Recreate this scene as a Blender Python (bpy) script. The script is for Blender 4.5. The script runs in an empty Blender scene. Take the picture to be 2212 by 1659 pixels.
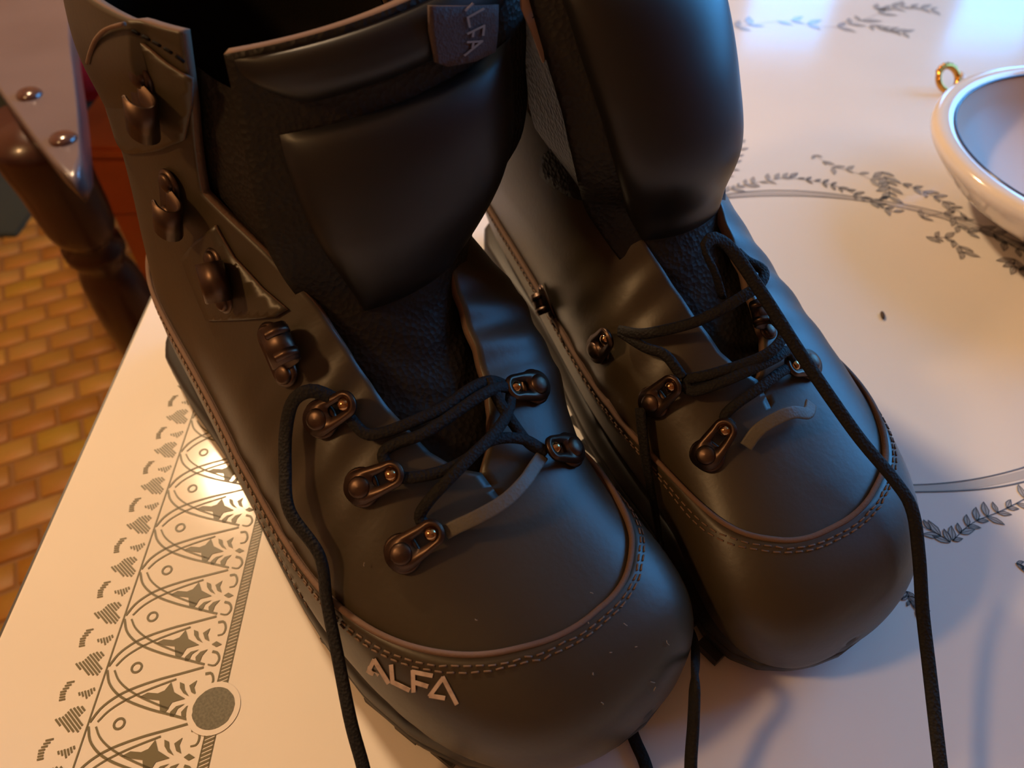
import bpy, bmesh, math, random
import numpy as np
from mathutils import Vector, Matrix
from mathutils.geometry import delaunay_2d_cdt

SC = bpy.context.scene
COL = SC.collection
PI = math.pi
TZ = 0.74                      # table top above the floor
H = 0.308                      # lens above the table top
FPX = 1600.0                   # focal length in pixels of a 2212 px wide frame
PITCH = math.atan(1785 / 1600)

# ------------------------------------------------------------------ camera
cam_d = bpy.data.cameras.new('camera')
cam = bpy.data.objects.new('camera', cam_d)
COL.objects.link(cam)
cam.location = (0, 0, TZ + H)
cam.rotation_euler = (PI / 2 - PITCH, 0, 0)
cam_d.sensor_width = 36
cam_d.lens = FPX / 2212 * 36
cam_d.clip_start = 0.01
cam_d.dof.use_dof = True
cam_d.dof.focus_distance = 0.285
cam_d.dof.aperture_fstop = 11
SC.camera = cam

# ------------------------------------------------------------------ world, daylight, exposure
W = bpy.data.worlds.new('World')
SC.world = W
W.use_nodes = True
bg = W.node_tree.nodes['Background']
bg.inputs[0].default_value = (0.09, 0.43, 1.0, 1)
bg.inputs[1].default_value = 11.5
SC.view_settings.view_transform = 'Standard'
SC.view_settings.look = 'None'
SC.view_settings.exposure = 0.0
SC.view_settings.gamma = 1
SC.view_settings.use_curve_mapping = False

def portal(name, loc, rot, sx, sy):
    l = bpy.data.lights.new(name, 'AREA')
    l.shape = 'RECTANGLE'; l.size = sx; l.size_y = sy
    l.cycles.is_portal = True
    o = bpy.data.objects.new(name, l); COL.objects.link(o)
    o.location = loc; o.rotation_euler = rot
    return o

# ------------------------------------------------------------------ helpers
def tag(o, label=None, cat=None, group=None, kind=None):
    if label: o['label'] = label
    if cat: o['category'] = cat
    if group: o['group'] = group
    if kind: o['kind'] = kind
    return o

def thing(name, loc, rz=0.0, label=None, cat=None, group=None):
    o = bpy.data.objects.new(name, None); COL.objects.link(o)
    o.location = loc; o.rotation_euler = (0, 0, rz); o.empty_display_size = 0.02
    return tag(o, label, cat, group)

def link(name, me, mat=None, parent=None, smooth=True):
    o = bpy.data.objects.new(name, me); COL.objects.link(o)
    if mat is not None and not me.materials:
        for m in (mat if isinstance(mat, (list, tuple)) else [mat]):
            me.materials.append(m)
    if parent is not None: o.parent = parent
    if smooth:
        for p in me.polygons: p.use_smooth = True
    return o

def mesh(name, v, f):
    me = bpy.data.meshes.new(name)
    me.from_pydata([tuple(map(float, q)) for q in v], [], [tuple(map(int, q)) for q in f])
    me.update()
    return me

def bm_mesh(name, bm):
    me = bpy.data.meshes.new(name); bm.to_mesh(me); bm.free(); return me

def grid_faces(n, m, wrap=False):
    F = []
    for i in range(n - 1):
        for j in range(m if wrap else m - 1):
            k = (j + 1) % m
            F.append((i * m + j, i * m + k, (i + 1) * m + k, (i + 1) * m + j))
    return F

def weld(me, d=1e-5):
    bm = bmesh.new(); bm.from_mesh(me)
    bmesh.ops.remove_doubles(bm, verts=bm.verts, dist=d)
    bmesh.ops.dissolve_degenerate(bm, edges=bm.edges, dist=1e-7)
    bm.to_mesh(me); bm.free(); me.update()
    return me

def box(bm, c, s, rot=None, bevel=0.0, seg=2):
    r = bmesh.ops.create_cube(bm, size=1)
    vs = r['verts']
    M = Matrix.Translation(Vector(c)) @ (rot if rot is not None else Matrix()) @ Matrix.Diagonal((s[0], s[1], s[2], 1))
    bmesh.ops.transform(bm, matrix=M, verts=vs)
    if bevel:
        es = list({e for v in vs for e in v.link_edges})
        bmesh.ops.bevel(bm, geom=es, offset=bevel, segments=seg, affect='EDGES', clamp_overlap=True)
    return vs

def box_obj(name, c, s, mat, parent=None, bevel=0.0, seg=2, rot=None):
    bm = bmesh.new(); box(bm, c, s, rot, bevel, seg)
    return link(name, bm_mesh(name, bm), mat, parent, smooth=False)

def lathe(prof, n=32, close=False):
    """prof: list of (r, z); returns verts, faces around z"""
    V, F = [], []
    m = len(prof)
    for r, z in prof:
        for k in range(n):
            a = 2 * PI * k / n
            V.append((r * math.cos(a), r * math.sin(a), z))
    for i in range(m - 1):
        for k in range(n):
            q = (k + 1) % n
            F.append((i * n + k, i * n + q, (i + 1) * n + q, (i + 1) * n + k))
    return V, F

def lathe_obj(name, prof, mat, parent=None, n=32, M=None):
    V, F = lathe(prof, n)
    me = weld(mesh(name, V, F))
    if M is not None: me.transform(M)
    return link(name, me, mat, parent)

def crom(tab, t):
    tab = np.asarray(tab, float); t = np.asarray(t, float)
    n = len(tab)
    i = np.clip(np.floor(t).astype(int), 0, n - 2)
    f = (t - i)[..., None]
    p1, p2 = tab[i], tab[i + 1]
    p0 = np.where((i > 0)[..., None], tab[np.maximum(i - 1, 0)], 2 * p1 - p2)
    p3 = np.where((i < n - 2)[..., None], tab[np.minimum(i + 2, n - 1)], 2 * p2 - p1)
    return 0.5 * (2 * p1 + (p2 - p0) * f + (2 * p0 - 5 * p1 + 4 * p2 - p3) * f ** 2 + (3 * p1 - p0 - 3 * p2 + p3) * f ** 3)

def resample(pts, n):
    pts = np.asarray(pts, float)
    c = crom(pts, np.linspace(0, len(pts) - 1, 12 * len(pts)))
    d = np.r_[0, np.cumsum(np.linalg.norm(np.diff(c, axis=0), axis=1))]
    s = np.linspace(0, d[-1], n)
    return np.stack([np.interp(s, d, c[:, k]) for k in range(c.shape[1])], 1)

def sweep(pts, w, th, up=(0, 0, 1), n=60, m=10, flat=0.75, twist=None):
    """flat-oval cord along pts: w across, th thick; 'up' = normal of the flat side (vector or list)"""
    c = resample(pts, n)
    T = np.gradient(c, axis=0); T /= np.linalg.norm(T, axis=1)[:, None]
    U = np.asarray(up, float)
    if U.ndim == 1: U = np.tile(U, (n, 1))
    elif len(U) != n: U = resample(U, n)
    A = np.cross(U, T); A /= np.linalg.norm(A, axis=1)[:, None] + 1e-12
    B = np.cross(T, A)
    if twist is not None:
        tw = np.interp(np.linspace(0, 1, n), np.linspace(0, 1, len(twist)), twist)[:, None]
        A, B = A * np.cos(tw) + B * np.sin(tw), B * np.cos(tw) - A * np.sin(tw)
    a = np.linspace(0, 2 * PI, m, endpoint=False)
    ca = np.sign(np.cos(a)) * np.abs(np.cos(a)) ** flat
    sa = np.sign(np.sin(a)) * np.abs(np.sin(a)) ** flat
    P = c[:, None] + A[:, None] * (ca * w / 2)[None, :, None] + B[:, None] * (sa * th / 2)[None, :, None]
    V = P.reshape(-1, 3)
    F = grid_faces(n, m, True)
    F += [tuple(range(m - 1, -1, -1)), tuple(range((n - 1) * m, n * m))]
    return V, F

# the camera as a measuring tool: where a line of sight meets the table, a boot ...
cp, sp = math.cos(PITCH), math.sin(PITCH)
def ray(px, py):
    a = (px - 1106) / FPX; b = (py - 829.5) / FPX
    return np.array([a, cp - b * sp, -(sp + b * cp)])
def at_z(px, py, z=0.0):
    r = ray(px, py); t = (H - z) / -r[2]
    return np.array([r[0] * t, r[1] * t, z])
def proj(P):
    P = np.asarray(P, float); x, y, z = P[..., 0], P[..., 1], P[..., 2] - H
    d = y * cp - z * sp; u = y * sp + z * cp
    return np.stack([1106 + FPX * x / d, 829.5 - FPX * u / d], -1), d

class Surf:
    """a parametric surface in a thing's own frame; rows u, columns v"""
    def __init__(s, fn, ur, vr, M, flip=1, n=220):
        s.fn, s.flip = fn, flip
        s.M = np.array(M)
        s.u = np.linspace(*ur, n); s.v = np.linspace(*vr, n)
        s.U, s.V = np.meshgrid(s.u, s.v, indexing='ij')
        P = s.world(s.fn(s.U, s.V))
        N = s.normal(s.U, s.V) @ s.M[:3, :3].T
        s.pix, s.dep = proj(P)
        view = P - np.array([0, 0, H])
        s.front = (N * view).sum(-1) < 0
        s.ur, s.vr = ur, vr
    def world(s, P): return P @ s.M[:3, :3].T + s.M[:3, 3]
    def normal(s, U, V, e=2e-3):
        du = s.fn(U + e, V) - s.fn(U - e, V); dv = s.fn(U, V + e) - s.fn(U, V - e)
        N = np.cross(du, dv); L = np.linalg.norm(N, axis=-1, keepdims=True)
        return s.flip * N / (L + 1e-12)
    def at(s, U, V, off=0.0):
        U = np.asarray(U, float); V = np.asarray(V, float)
        P = s.fn(U, V)
        return P + s.normal(U, V) * np.asarray(off)[..., None] if np.any(off) else P
    def pick(s, px, py):
        d = np.hypot(s.pix[..., 0] - px, s.pix[..., 1] - py)
        c = d + np.where(s.front, 0, 60) + 200 * s.dep
        i, j = np.unravel_index(np.argmin(c), c.shape)
        u, v = s.U[i, j], s.V[i, j]
        for _ in range(6):
            e = 1e-3
            f = lambda a, b: proj(s.world(s.fn(np.array([a]), np.array([b]))))[0][0]
            p = f(u, v); J = np.stack([(f(u + e, v) - p) / e, (f(u, v + e) - p) / e], 1)
            r = np.array([px, py]) - p
            if abs(np.linalg.det(J)) < 1e-6: break
            st = np.linalg.solve(J, r); st = np.clip(st, -.4, .4)
            u = float(np.clip(u + st[0], *s.ur)); v = float(np.clip(v + st[1], *s.vr))
        return u, v
    def on(s, px, py, off=0.0):
        u, v = s.pick(px, py)
        return s.at(np.array([u]), np.array([v]), np.array([off]))[0]

def patch(name, surf, poly_uv, off, mat, parent, thick=0.0012, du=0.12, dv=0.06):
    """a leather panel: polygon in (u, v) filled and laid on the surface"""
    poly = [tuple(p) for p in poly_uv]
    den = []
    for a, b in zip(poly, poly[1:] + poly[:1]):
        n = max(1, int(max(abs(b[0] - a[0]) / du, abs(b[1] - a[1]) / dv)))
        for k in range(n): den.append((a[0] + (b[0] - a[0]) * k / n, a[1] + (b[1] - a[1]) * k / n))
    arr = np.array(den)
    def inside(x, y):
        r = False; j = len(den) - 1
        for i in range(len(den)):
            (xi, yi), (xj, yj) = den[i], den[j]
            if (yi > y) != (yj > y) and x < (xj - xi) * (y - yi) / (yj - yi) + xi: r = not r
            j = i
        return r
    pts = [Vector(p) for p in den]
    for x in np.arange(arr[:, 0].min(), arr[:, 0].max(), du):
        for y in np.arange(arr[:, 1].min(), arr[:, 1].max(), dv):
            if inside(x, y) and np.min(np.hypot((arr[:, 0] - x) / du, (arr[:, 1] - y) / dv)) > .5: pts.append(Vector((x, y)))
    n = len(den)
    vs, _, fs, *_ = delaunay_2d_cdt(pts, [], [list(range(n))], 1, 1e-6)
    uv = np.array([tuple(v) for v in vs])
    P = surf.at(uv[:, 0], uv[:, 1], np.full(len(uv), off))
    me = mesh(name, P, fs)
    N = surf.normal(uv[:, 0], uv[:, 1])
    if me.polygons and np.dot(np.array(me.polygons[0].normal), N[me.polygons[0].vertices[0]]) < 0: me.flip_normals()
    o = link(name, me, mat, parent)
    if thick:
        md = o.modifiers.new('thickness', 'SOLIDIFY'); md.thickness = thick; md.offset = -1
        if len(me.materials) > 1: md.material_offset_rim = 1
    return o

# ------------------------------------------------------------------ materials
def rgb(h):
    c = [int(h[i:i + 2], 16) / 255 for i in (0, 2, 4)]
    return tuple((x / 12.92 if x <= .04045 else ((x + .055) / 1.055) ** 2.4) for x in c) + (1,)

def mat(name, col, rough=.5, metal=0, spec=.5, noise=None, bump=None, coat=0, sheen=0, coatr=.1):
    m = bpy.data.materials.new(name); m.use_nodes = True
    nt = m.node_tree; b = nt.nodes['Principled BSDF']
    c = rgb(col) if isinstance(col, str) else tuple(col) + (1,)
    b.inputs['Base Color'].default_value = c
    b.inputs['Roughness'].default_value = rough
    b.inputs['Metallic'].default_value = metal
    b.inputs['Specular IOR Level'].default_value = spec
    b.inputs['Coat Weight'].default_value = coat
    b.inputs['Coat Roughness'].default_value = coatr
    b.inputs['Sheen Weight'].default_value = sheen
    tc = nt.nodes.new('ShaderNodeTexCoord')
    if noise:                                   # (scale, colour2, low, high)
        n = nt.nodes.new('ShaderNodeTexNoise'); n.inputs['Scale'].default_value = noise[0]; n.inputs['Detail'].default_value = 5
        nt.links.new(tc.outputs['Object'], n.inputs['Vector'])
        r = nt.nodes.new('ShaderNodeValToRGB')
        r.color_ramp.elements[0].position = noise[2]; r.color_ramp.elements[1].position = noise[3]
        r.color_ramp.elements[0].color = c
        r.color_ramp.elements[1].color = rgb(noise[1])
        nt.links.new(n.outputs['Fac'], r.inputs['Fac']); nt.links.new(r.outputs['Color'], b.inputs['Base Color'])
    if bump:                                    # (kind, scale, strength, distance)
        if bump[0] == 'voronoi':
            t = nt.nodes.new('ShaderNodeTexVoronoi'); out = t.outputs['Distance']
        else:
            t = nt.nodes.new('ShaderNodeTexNoise'); t.inputs['Detail'].default_value = 6; out = t.outputs['Fac']
        t.inputs['Scale'].default_value = bump[1]
        nt.links.new(tc.outputs['Object'], t.inputs['Vector'])
        bp = nt.nodes.new('ShaderNodeBump'); bp.inputs['Strength'].default_value = bump[2]; bp.inputs['Distance'].default_value = bump[3]
        nt.links.new(out, bp.inputs['Height']); nt.links.new(bp.outputs['Normal'], b.inputs['Normal'])
    return m

def emit(name, col, s):
    m = bpy.data.materials.new(name); m.use_nodes = True
    b = m.node_tree.nodes['Principled BSDF']
    b.inputs['Base Color'].default_value = (0, 0, 0, 1)
    b.inputs['Emission Color'].default_value = tuple(col) + (1,)
    b.inputs['Emission Strength'].default_value = s
    return m

def glass_pane(name):
    m = bpy.data.materials.new(name); m.use_nodes = True
    nt = m.node_tree; nt.nodes.clear()
    o = nt.nodes.new('ShaderNodeOutputMaterial'); mx = nt.nodes.new('ShaderNodeMixShader')
    t = nt.nodes.new('ShaderNodeBsdfTransparent'); g = nt.nodes.new('ShaderNodeBsdfGlossy')
    g.inputs['Roughness'].default_value = .02; mx.inputs[0].default_value = .06
    nt.links.new(t.outputs[0], mx.inputs[1]); nt.links.new(g.outputs[0], mx.inputs[2]); nt.links.new(mx.outputs[0], o.inputs[0])
    return m

def random_tint(name, cols, rough=.5, scale=9.0):
    """each object of this material takes its own tone"""
    m = mat(name, cols[0], rough)
    nt = m.node_tree; b = nt.nodes['Principled BSDF']
    oi = nt.nodes.new('ShaderNodeObjectInfo'); r = nt.nodes.new('ShaderNodeValToRGB')
    e = r.color_ramp.elements
    e[0].color = rgb(cols[0]); e[1].color = rgb(cols[-1]); e[1].position = 1
    for k, c in enumerate(cols[1:-1]):
        x = e.new((k + 1) / (len(cols) - 1)); x.color = rgb(c)
    nt.links.new(oi.outputs['Random'], r.inputs['Fac'])
    n = nt.nodes.new('ShaderNodeTexNoise'); n.inputs['Scale'].default_value = scale; n.inputs['Detail'].default_value = 4
    tc = nt.nodes.new('ShaderNodeTexCoord'); nt.links.new(tc.outputs['Object'], n.inputs['Vector'])
    mx = nt.nodes.new('ShaderNodeMix'); mx.data_type = 'RGBA'; mx.blend_type = 'MULTIPLY'
    mx.inputs[0].default_value = .5
    nt.links.new(r.outputs['Color'], mx.inputs[6]); nt.links.new(n.outputs['Color'], mx.inputs[7])
    nt.links.new(mx.outputs[2], b.inputs['Base Color'])
    return m

M = {}
M['leather'] = mat('black_brown_leather', '352c1d', .43, spec=.5, noise=(14, '3d3321', .35, .75), bump=('noise', 420, .12, .0006))
M['pad'] = mat('smooth_leather_pad', '151311', .38, spec=.45, bump=('noise', 160, .06, .0006))
M['gusset'] = mat('grained_soft_leather', '1a1611', .55, spec=.25, bump=('voronoi', 520, .45, .0008))
M['edge'] = mat('raw_leather_edge', '6a5344', .85, spec=.2, bump=('noise', 900, .5, .0005))
M['thread'] = mat('brown_thread', '6b5442', .7, spec=.3)
M['rubber'] = mat('black_rubber', '26231f', .5, spec=.4, bump=('noise', 300, .1, .0004))
M['lining'] = mat('dark_lining', '15120f', .9, spec=.1, bump=('noise', 700, .4, .0005))
M['metal'] = mat('dark_bronze_metal', '54443a', .40, metal=1, bump=('noise', 90, .05, .0005))
M['ball'] = mat('polished_brass_ball', 'b08a62', .16, metal=1)
M['lace'] = mat('black_lace', '171513', .75, spec=.25, bump=('voronoi', 900, .6, .0006))
M['lacebar'] = mat('grey_webbing', '5a554c', .55, spec=.3, bump=('voronoi', 800, .3, .0004))
M['white_print'] = mat('worn_white_print', 'b9a394', .7, noise=(240, '8c7668', .45, .75))
M['label_cloth'] = mat('brown_woven_label', '3a2723', .8, bump=('voronoi', 1200, .4, .0004))
M['label_text'] = mat('dull_label_lettering', '7d6a5e', .8)
M['size_label'] = mat('tan_size_label', 'b08a6c', .85, bump=('noise', 900, .3, .0004))
M['ink'] = mat('black_ink', '1c1a19', .7)
M['laminate'] = mat('cream_table_laminate', 'dcd3c8', .12, spec=.14, noise=(7, 'e2d9cd', .3, .7), bump=('noise', 35, .02, .002))
M['edge_trim'] = mat('dark_table_edge', '3a3128', .4)
M['print_grey'] = mat('olive_grey_print', '6a6248', .4, spec=.25)
M['print_dark'] = mat('dark_grey_print', '565459', .2)
M['print_soft'] = mat('pale_grey_print', 'aaa49f', .16)
M['medallion'] = mat('speckled_grey_print', '5f5b4c', .4, spec=.25, noise=(900, '6f6a58', .4, .6))
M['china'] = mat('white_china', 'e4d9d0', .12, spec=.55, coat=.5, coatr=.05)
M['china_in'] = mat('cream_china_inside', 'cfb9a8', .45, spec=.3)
M['blue_line'] = mat('dark_blue_rim_line', '2c3350', .2)
M['gold'] = mat('gold', 'd99a45', .18, metal=1)
M['gem'] = mat('pale_gem', 'e8c9a8', .05, spec=.9, coat=1)
M['wood_dark'] = mat('dark_red_brown_wood', '3c1a0c', .3, spec=.5, noise=(9, '2c1208', .35, .7), coat=.3)
M['wood_rail'] = mat('brown_polished_wood', '665857', .3, spec=.5, noise=(6, '584a49', .3, .7), coat=.4, coatr=.25)
M['wood_orange'] = mat('orange_varnished_wood', '9c4416', .28, spec=.5, noise=(7, '7c3210', .3, .7), coat=.4)
M['plug'] = mat('dark_wood_plug', '4a2d24', .2, coat=.6)
M['red'] = mat('red_fabric', 'c8202c', .8, noise=(160, 'a81822', .4, .7))
M['floor'] = mat('tan_grout', '8a5f30', .7)
M['rug'] = mat('dark_green_rug', '35382c', .95, bump=('noise', 300, .6, .003))
M['brick'] = random_tint('worn_floor_brick', ['c08632', 'a8641c', 'cc9640', 'b47422', 'c69048', 'a25a16', 'c4942e'], .55)
M['wall'] = mat('warm_plaster', 'b08458', .9, bump=('noise', 60, .1, .002))
M['ceiling'] = mat('pale_ceiling', 'b8946a', .9)
M['frame'] = mat('white_window_frame', 'd8d0c6', .4)
M['glass'] = glass_pane('window_glass')
M['crumb'] = mat('dark_crumb', '4a3a2c', .8)
M['hair'] = mat('pale_hair', '8c7a62', .5)
M['shade'] = mat('brass_lamp_shade', '8a6a3c', .35, metal=1)
M['bulb'] = emit('lit_bulb', (1.0, .62, .28), 8)
M['globe'] = emit('lit_white_glass', (1.0, .62, .28), 3)
M['cord'] = mat('black_flex', '141414', .6)

# ------------------------------------------------------------------ the room
RX0, RX1, RY0, RY1, RZ1 = -1.9, 1.8, -1.7, 2.4, 2.45
tag(box_obj('floor', ((RX0 + RX1) / 2, (RY0 + RY1) / 2, -.03), (RX1 - RX0 + .2, RY1 - RY0 + .2, .06), M['floor']), kind='structure')
floor = bpy.data.objects['floor']
tag(box_obj('ceiling', ((RX0 + RX1) / 2, (RY0 + RY1) / 2, RZ1 + .03), (RX1 - RX0 + .2, RY1 - RY0 + .2, .06), M['ceiling']), kind='structure')
tag(box_obj('wall_left', (RX0 - .05, (RY0 + RY1) / 2, RZ1 / 2), (.1, RY1 - RY0, RZ1), M['wall']), kind='structure')
tag(box_obj('wall_front', ((RX0 + RX1) / 2, RY0 - .05, RZ1 / 2), (RX1 - RX0, .1, RZ1), M['wall']), kind='structure')

def wall_with_holes(name, axis, pos, lo, hi, holes):
    """axis 'y': wall in the xz plane at y = pos; holes (a0, a1, z0, z1)"""
    bm = bmesh.new()
    xs = sorted({lo, hi, *[h[0] for h in holes], *[h[1] for h in holes]})
    zs = sorted({0, RZ1, *[h[2] for h in holes], *[h[3] for h in holes]})
    for a0, a1 in zip(xs, xs[1:]):
        for z0, z1 in zip(zs, zs[1:]):
            am, zm = (a0 + a1) / 2, (z0 + z1) / 2
            if any(h[0] < am < h[1] and h[2] < zm < h[3] for h in holes): continue
            if axis == 'y': box(bm, (am, pos + .06, zm), (a1 - a0, .12, z1 - z0))
            else: box(bm, (pos + .06, am, zm), (.12, a1 - a0, z1 - z0))
    bmesh.ops.remove_doubles(bm, verts=bm.verts, dist=1e-5)
    return tag(link(name, bm_mesh(name, bm), M['wall'], smooth=False), kind='structure')

def window(name, axis, pos, a0, a1, z0, z1, bars=1):
    w = thing(name, ((a0 + a1) / 2, pos + .06, z0) if axis == 'y' else (pos + .06, (a0 + a1) / 2, z0), 0 if axis == 'y' else PI / 2)
    tag(w, kind='structure')
    wd, ht, f = a1 - a0, z1 - z0, .045
    bm = bmesh.new()
    for sx in (-1, 1): box(bm, (sx * (wd / 2 - f / 2), 0, ht / 2), (f, .06, ht))
    for z in (f / 2, ht - f / 2): box(bm, (0, 0, z), (wd - 2 * f, .06, f))
    for k in range(bars):
        box(bm, (0, 0, ht * (k + 1) / (bars + 1)), (wd - 2 * f, .04, .03))
    link('window_frame', bm_mesh('window_frame', bm), M['frame'], w, smooth=False)
    box_obj('pane', (0, .0, ht / 2), (wd - 2 * f, .004, ht - 2 * f), M['glass'], w)
    box_obj('window_sill', (0, -.10 if axis == 'y' else .10, -.012), (wd + .1, .16, .024), M['frame'], w)

WZ0 = .86
holes = [(.70, 1.06, WZ0, 1.56), (1.36, 1.74, WZ0, 1.56)]
wall_with_holes('wall_back', 'y', RY1, RX0, RX1, holes)
for k, h in enumerate(holes):
    window('window_%d' % (k + 1), 'y', RY1, *h)
    portal('daylight_portal', ((h[0] + h[1]) / 2, RY1 + .13, (h[2] + h[3]) / 2), (-PI / 2, 0, 0), h[1] - h[0], h[3] - h[2])
hr = (.5, 2.3, 1.0, 2.36)
wall_with_holes('wall_right', 'x', RX1, RY0, RY1, [hr])
window('window_3', 'x', RX1, *hr)
portal('daylight_portal', (RX1 + .13, (hr[0] + hr[1]) / 2, (hr[2] + hr[3]) / 2), (0, PI / 2, 0), hr[3] - hr[2], hr[1] - hr[0])

# brick pattern floor where it is seen beside the table
random.seed(4)
BW, BD, GAP = .078, .052, .004
fa = math.radians(26)
bm = bmesh.new(); box(bm, (0, 0, .0005), (BW - GAP, BD - GAP, .007), bevel=.0025, seg=1)
brick_me = bm_mesh('brick', bm); brick_me.materials.append(M['brick'])
for p in brick_me.polygons: p.use_smooth = True
cand = []
for r in range(-40, 60):
    for c in range(-40, 40):
        lx = (c + .5 * (r % 2)) * BW; ly = r * BD
        x = -.9 + lx * math.cos(fa) - ly * math.sin(fa); y = 1.0 + lx * math.sin(fa) + ly * math.cos(fa)
        q, d = proj(np.array([x, y, -TZ]))
        if d > 0 and -60 < q[0] < 330 and 330 < q[1] < 1420 and x > RX0 + .1 and y < RY1 - .1: cand.append((d, x, y))
cand.sort()
for d, x, y in cand[:290]:
    o = bpy.data.objects.new('brick', brick_me); COL.objects.link(o)
    o.parent = floor; o.location = (x, y, 0); o.rotation_euler = (0, 0, fa)
    s = random.uniform(.93, 1.0); o.scale = (s, random.uniform(.93, 1), random.uniform(.85, 1.15))
# the floor mesh is built in world coordinates, its origin stays at the world origin

tag(box_obj('rug', (-1.49, 1.86, .006), (.70, .94, .012), M['rug'], None, .003), 'dark green rug on the brick floor beyond the stools', 'rug')

# pendant lamp that throws the warm light
LX, LY, LZ = -.62, .95, TZ + 1.12
lamp = thing('pendant_lamp', (LX, LY, LZ), 0, 'brass pendant lamp with a lit warm bulb hanging over the table', 'lamp')
lathe_obj('lamp_shade', [(.03, .16), (.10, .15), (.15, .10), (.175, .03), (.178, .028), (.153, .103), (.10, .154), (.03, .164)], M['shade'], lamp)
lathe_obj('globe', [(.0005, -.04)] + [(.06 * math.cos(a), .02 + .06 * math.sin(a)) for a in np.linspace(-1.45, 1.0, 16)], M['bulb'], lamp)
lathe_obj('socket', [(0, .058), (.018, .058), (.018, .12), (.012, .14), (0, .14)], M['cord'], lamp)
lathe_obj('cord', [(.004, .13), (.004, RZ1 - LZ)], M['cord'], lamp, 8)
pl = bpy.data.lights.new('bulb_light', 'POINT'); pl.energy = 62; pl.color = (1, .70, .42); pl.shadow_soft_size = .05
plo = bpy.data.objects.new('bulb_light', pl); COL.objects.link(plo); plo.parent = lamp; plo.location = (0, 0, -.06)

# a second, globe-shaped pendant at the near left
cl = thing('globe_lamp', (-.88, -.08, TZ + 1.02), 0, 'round glass globe lamp hanging at the near left of the table', 'lamp')
lathe_obj('globe', [(.0005, -.07)] + [(.07 * math.cos(a), .07 * math.sin(a)) for a in np.linspace(-1.45, 1.2, 16)], M['globe'], cl)
lathe_obj('lamp_cap', [(.0005, .062), (.03, .062), (.034, .07), (.03, .10), (.01, .115), (.0005, .116)], M['shade'], cl)
lathe_obj('cord', [(.004, .112), (.004, RZ1 - TZ - 1.02)], M['cord'], cl, 8)
l2 = bpy.data.lights.new('globe_light', 'POINT'); l2.energy = 19; l2.color = (1, .57, .24); l2.shadow_soft_size = .06
l2o = bpy.data.objects.new('globe_light', l2); COL.objects.link(l2o); l2o.parent = cl; l2o.location = (.06, .03, -.12)

# ------------------------------------------------------------------ the table
TR = math.radians(1.55)
v_ = np.array([-math.sin(TR), math.cos(TR)]); u_ = np.array([math.cos(TR), math.sin(TR)])
tab = thing('table', (-.2165, 0, 0), TR, 'cream laminate table with a printed ornamental border under the boots', 'table')
tab.location = (-.2165, 0, 0)
TX, TY0, TY1, TT = 1.25, -.42, 1.15, .026
def t_loc(x, y, z=0.0):           # table-level world coordinates -> table frame (origin on the floor under its left edge)
    d = np.array([x + .2165, y]); return (float(d @ u_), float(d @ v_), TZ + z)
box_obj('tabletop', (TX / 2, (TY0 + TY1) / 2, TZ - TT / 2), (TX, TY1 - TY0, TT), M['laminate'], tab, .002, 2)
for nm, c, s in (('edge_strip', (-.0013, (TY0 + TY1) / 2, TZ - TT / 2 - .002), (.0026, TY1 - TY0, TT - .004)),
                 ('edge_strip', (TX + .0013, (TY0 + TY1) / 2, TZ - TT / 2 - .002), (.0026, TY1 - TY0, TT - .004)),
                 ('edge_strip', (TX / 2, TY0 - .0013, TZ - TT / 2 - .002), (TX, .0026, TT - .004)),
                 ('edge_strip', (TX / 2, TY1 + .0013, TZ - TT / 2 - .002), (TX, .0026, TT - .004))):
    box_obj(nm, c, s, M['edge_trim'], tab)
for x in (.06, TX - .06):
    for y in (TY0 + .06, TY1 - .06):
        box_obj('leg', (x, y, (TZ - TT) / 2), (.055, .055, TZ - TT), M['wood_dark'], tab, .004)

ZP = TZ + .00022
class Print:
    """flat print: strokes and filled shapes a hair above the laminate"""
    def __init__(s): s.V, s.F = [], []
    def poly(s, pts):
        k = len(s.V); s.V += [(x, y, 0) for x, y in pts]; s.F.append(tuple(range(k, k + len(pts))))
    def fill(s, pts):
        pts = [Vector(p) for p in pts]
        vs, _, fs, *_ = delaunay_2d_cdt(pts, [], [list(range(len(pts)))], 1, 1e-7)
        k = len(s.V); s.V += [(v.x, v.y, 0) for v in vs]; s.F += [tuple(i + k for i in f) for f in fs]
    def line(s, pts, w, smooth=False, n=24, w1=None):
        p = resample(pts, n) if smooth else np.asarray(pts, float)
        T = np.gradient(p, axis=0); T /= np.linalg.norm(T, axis=1)[:, None] + 1e-12
        N = np.stack([-T[:, 1], T[:, 0]], 1)
        ws = np.linspace(w, w if w1 is None else w1, len(p))[:, None] / 2
        k = len(s.V)
        for a, b in zip(p + N * ws, p - N * ws): s.V += [(a[0], a[1], 0), (b[0], b[1], 0)]
        for i in range(len(p) - 1): s.F.append((k + 2 * i, k + 2 * i + 1, k + 2 * i + 3, k + 2 * i + 2))
    def mesh(s, name, m):
        me = mesh(name, s.V, s.F)
        bm = bmesh.new(); bm.from_mesh(me)
        for f in bm.faces:
            if f.normal.z < 0: f.normal_flip()
        bm.to_mesh(me); bm.free(); me.materials.append(m)
        return me

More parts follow.
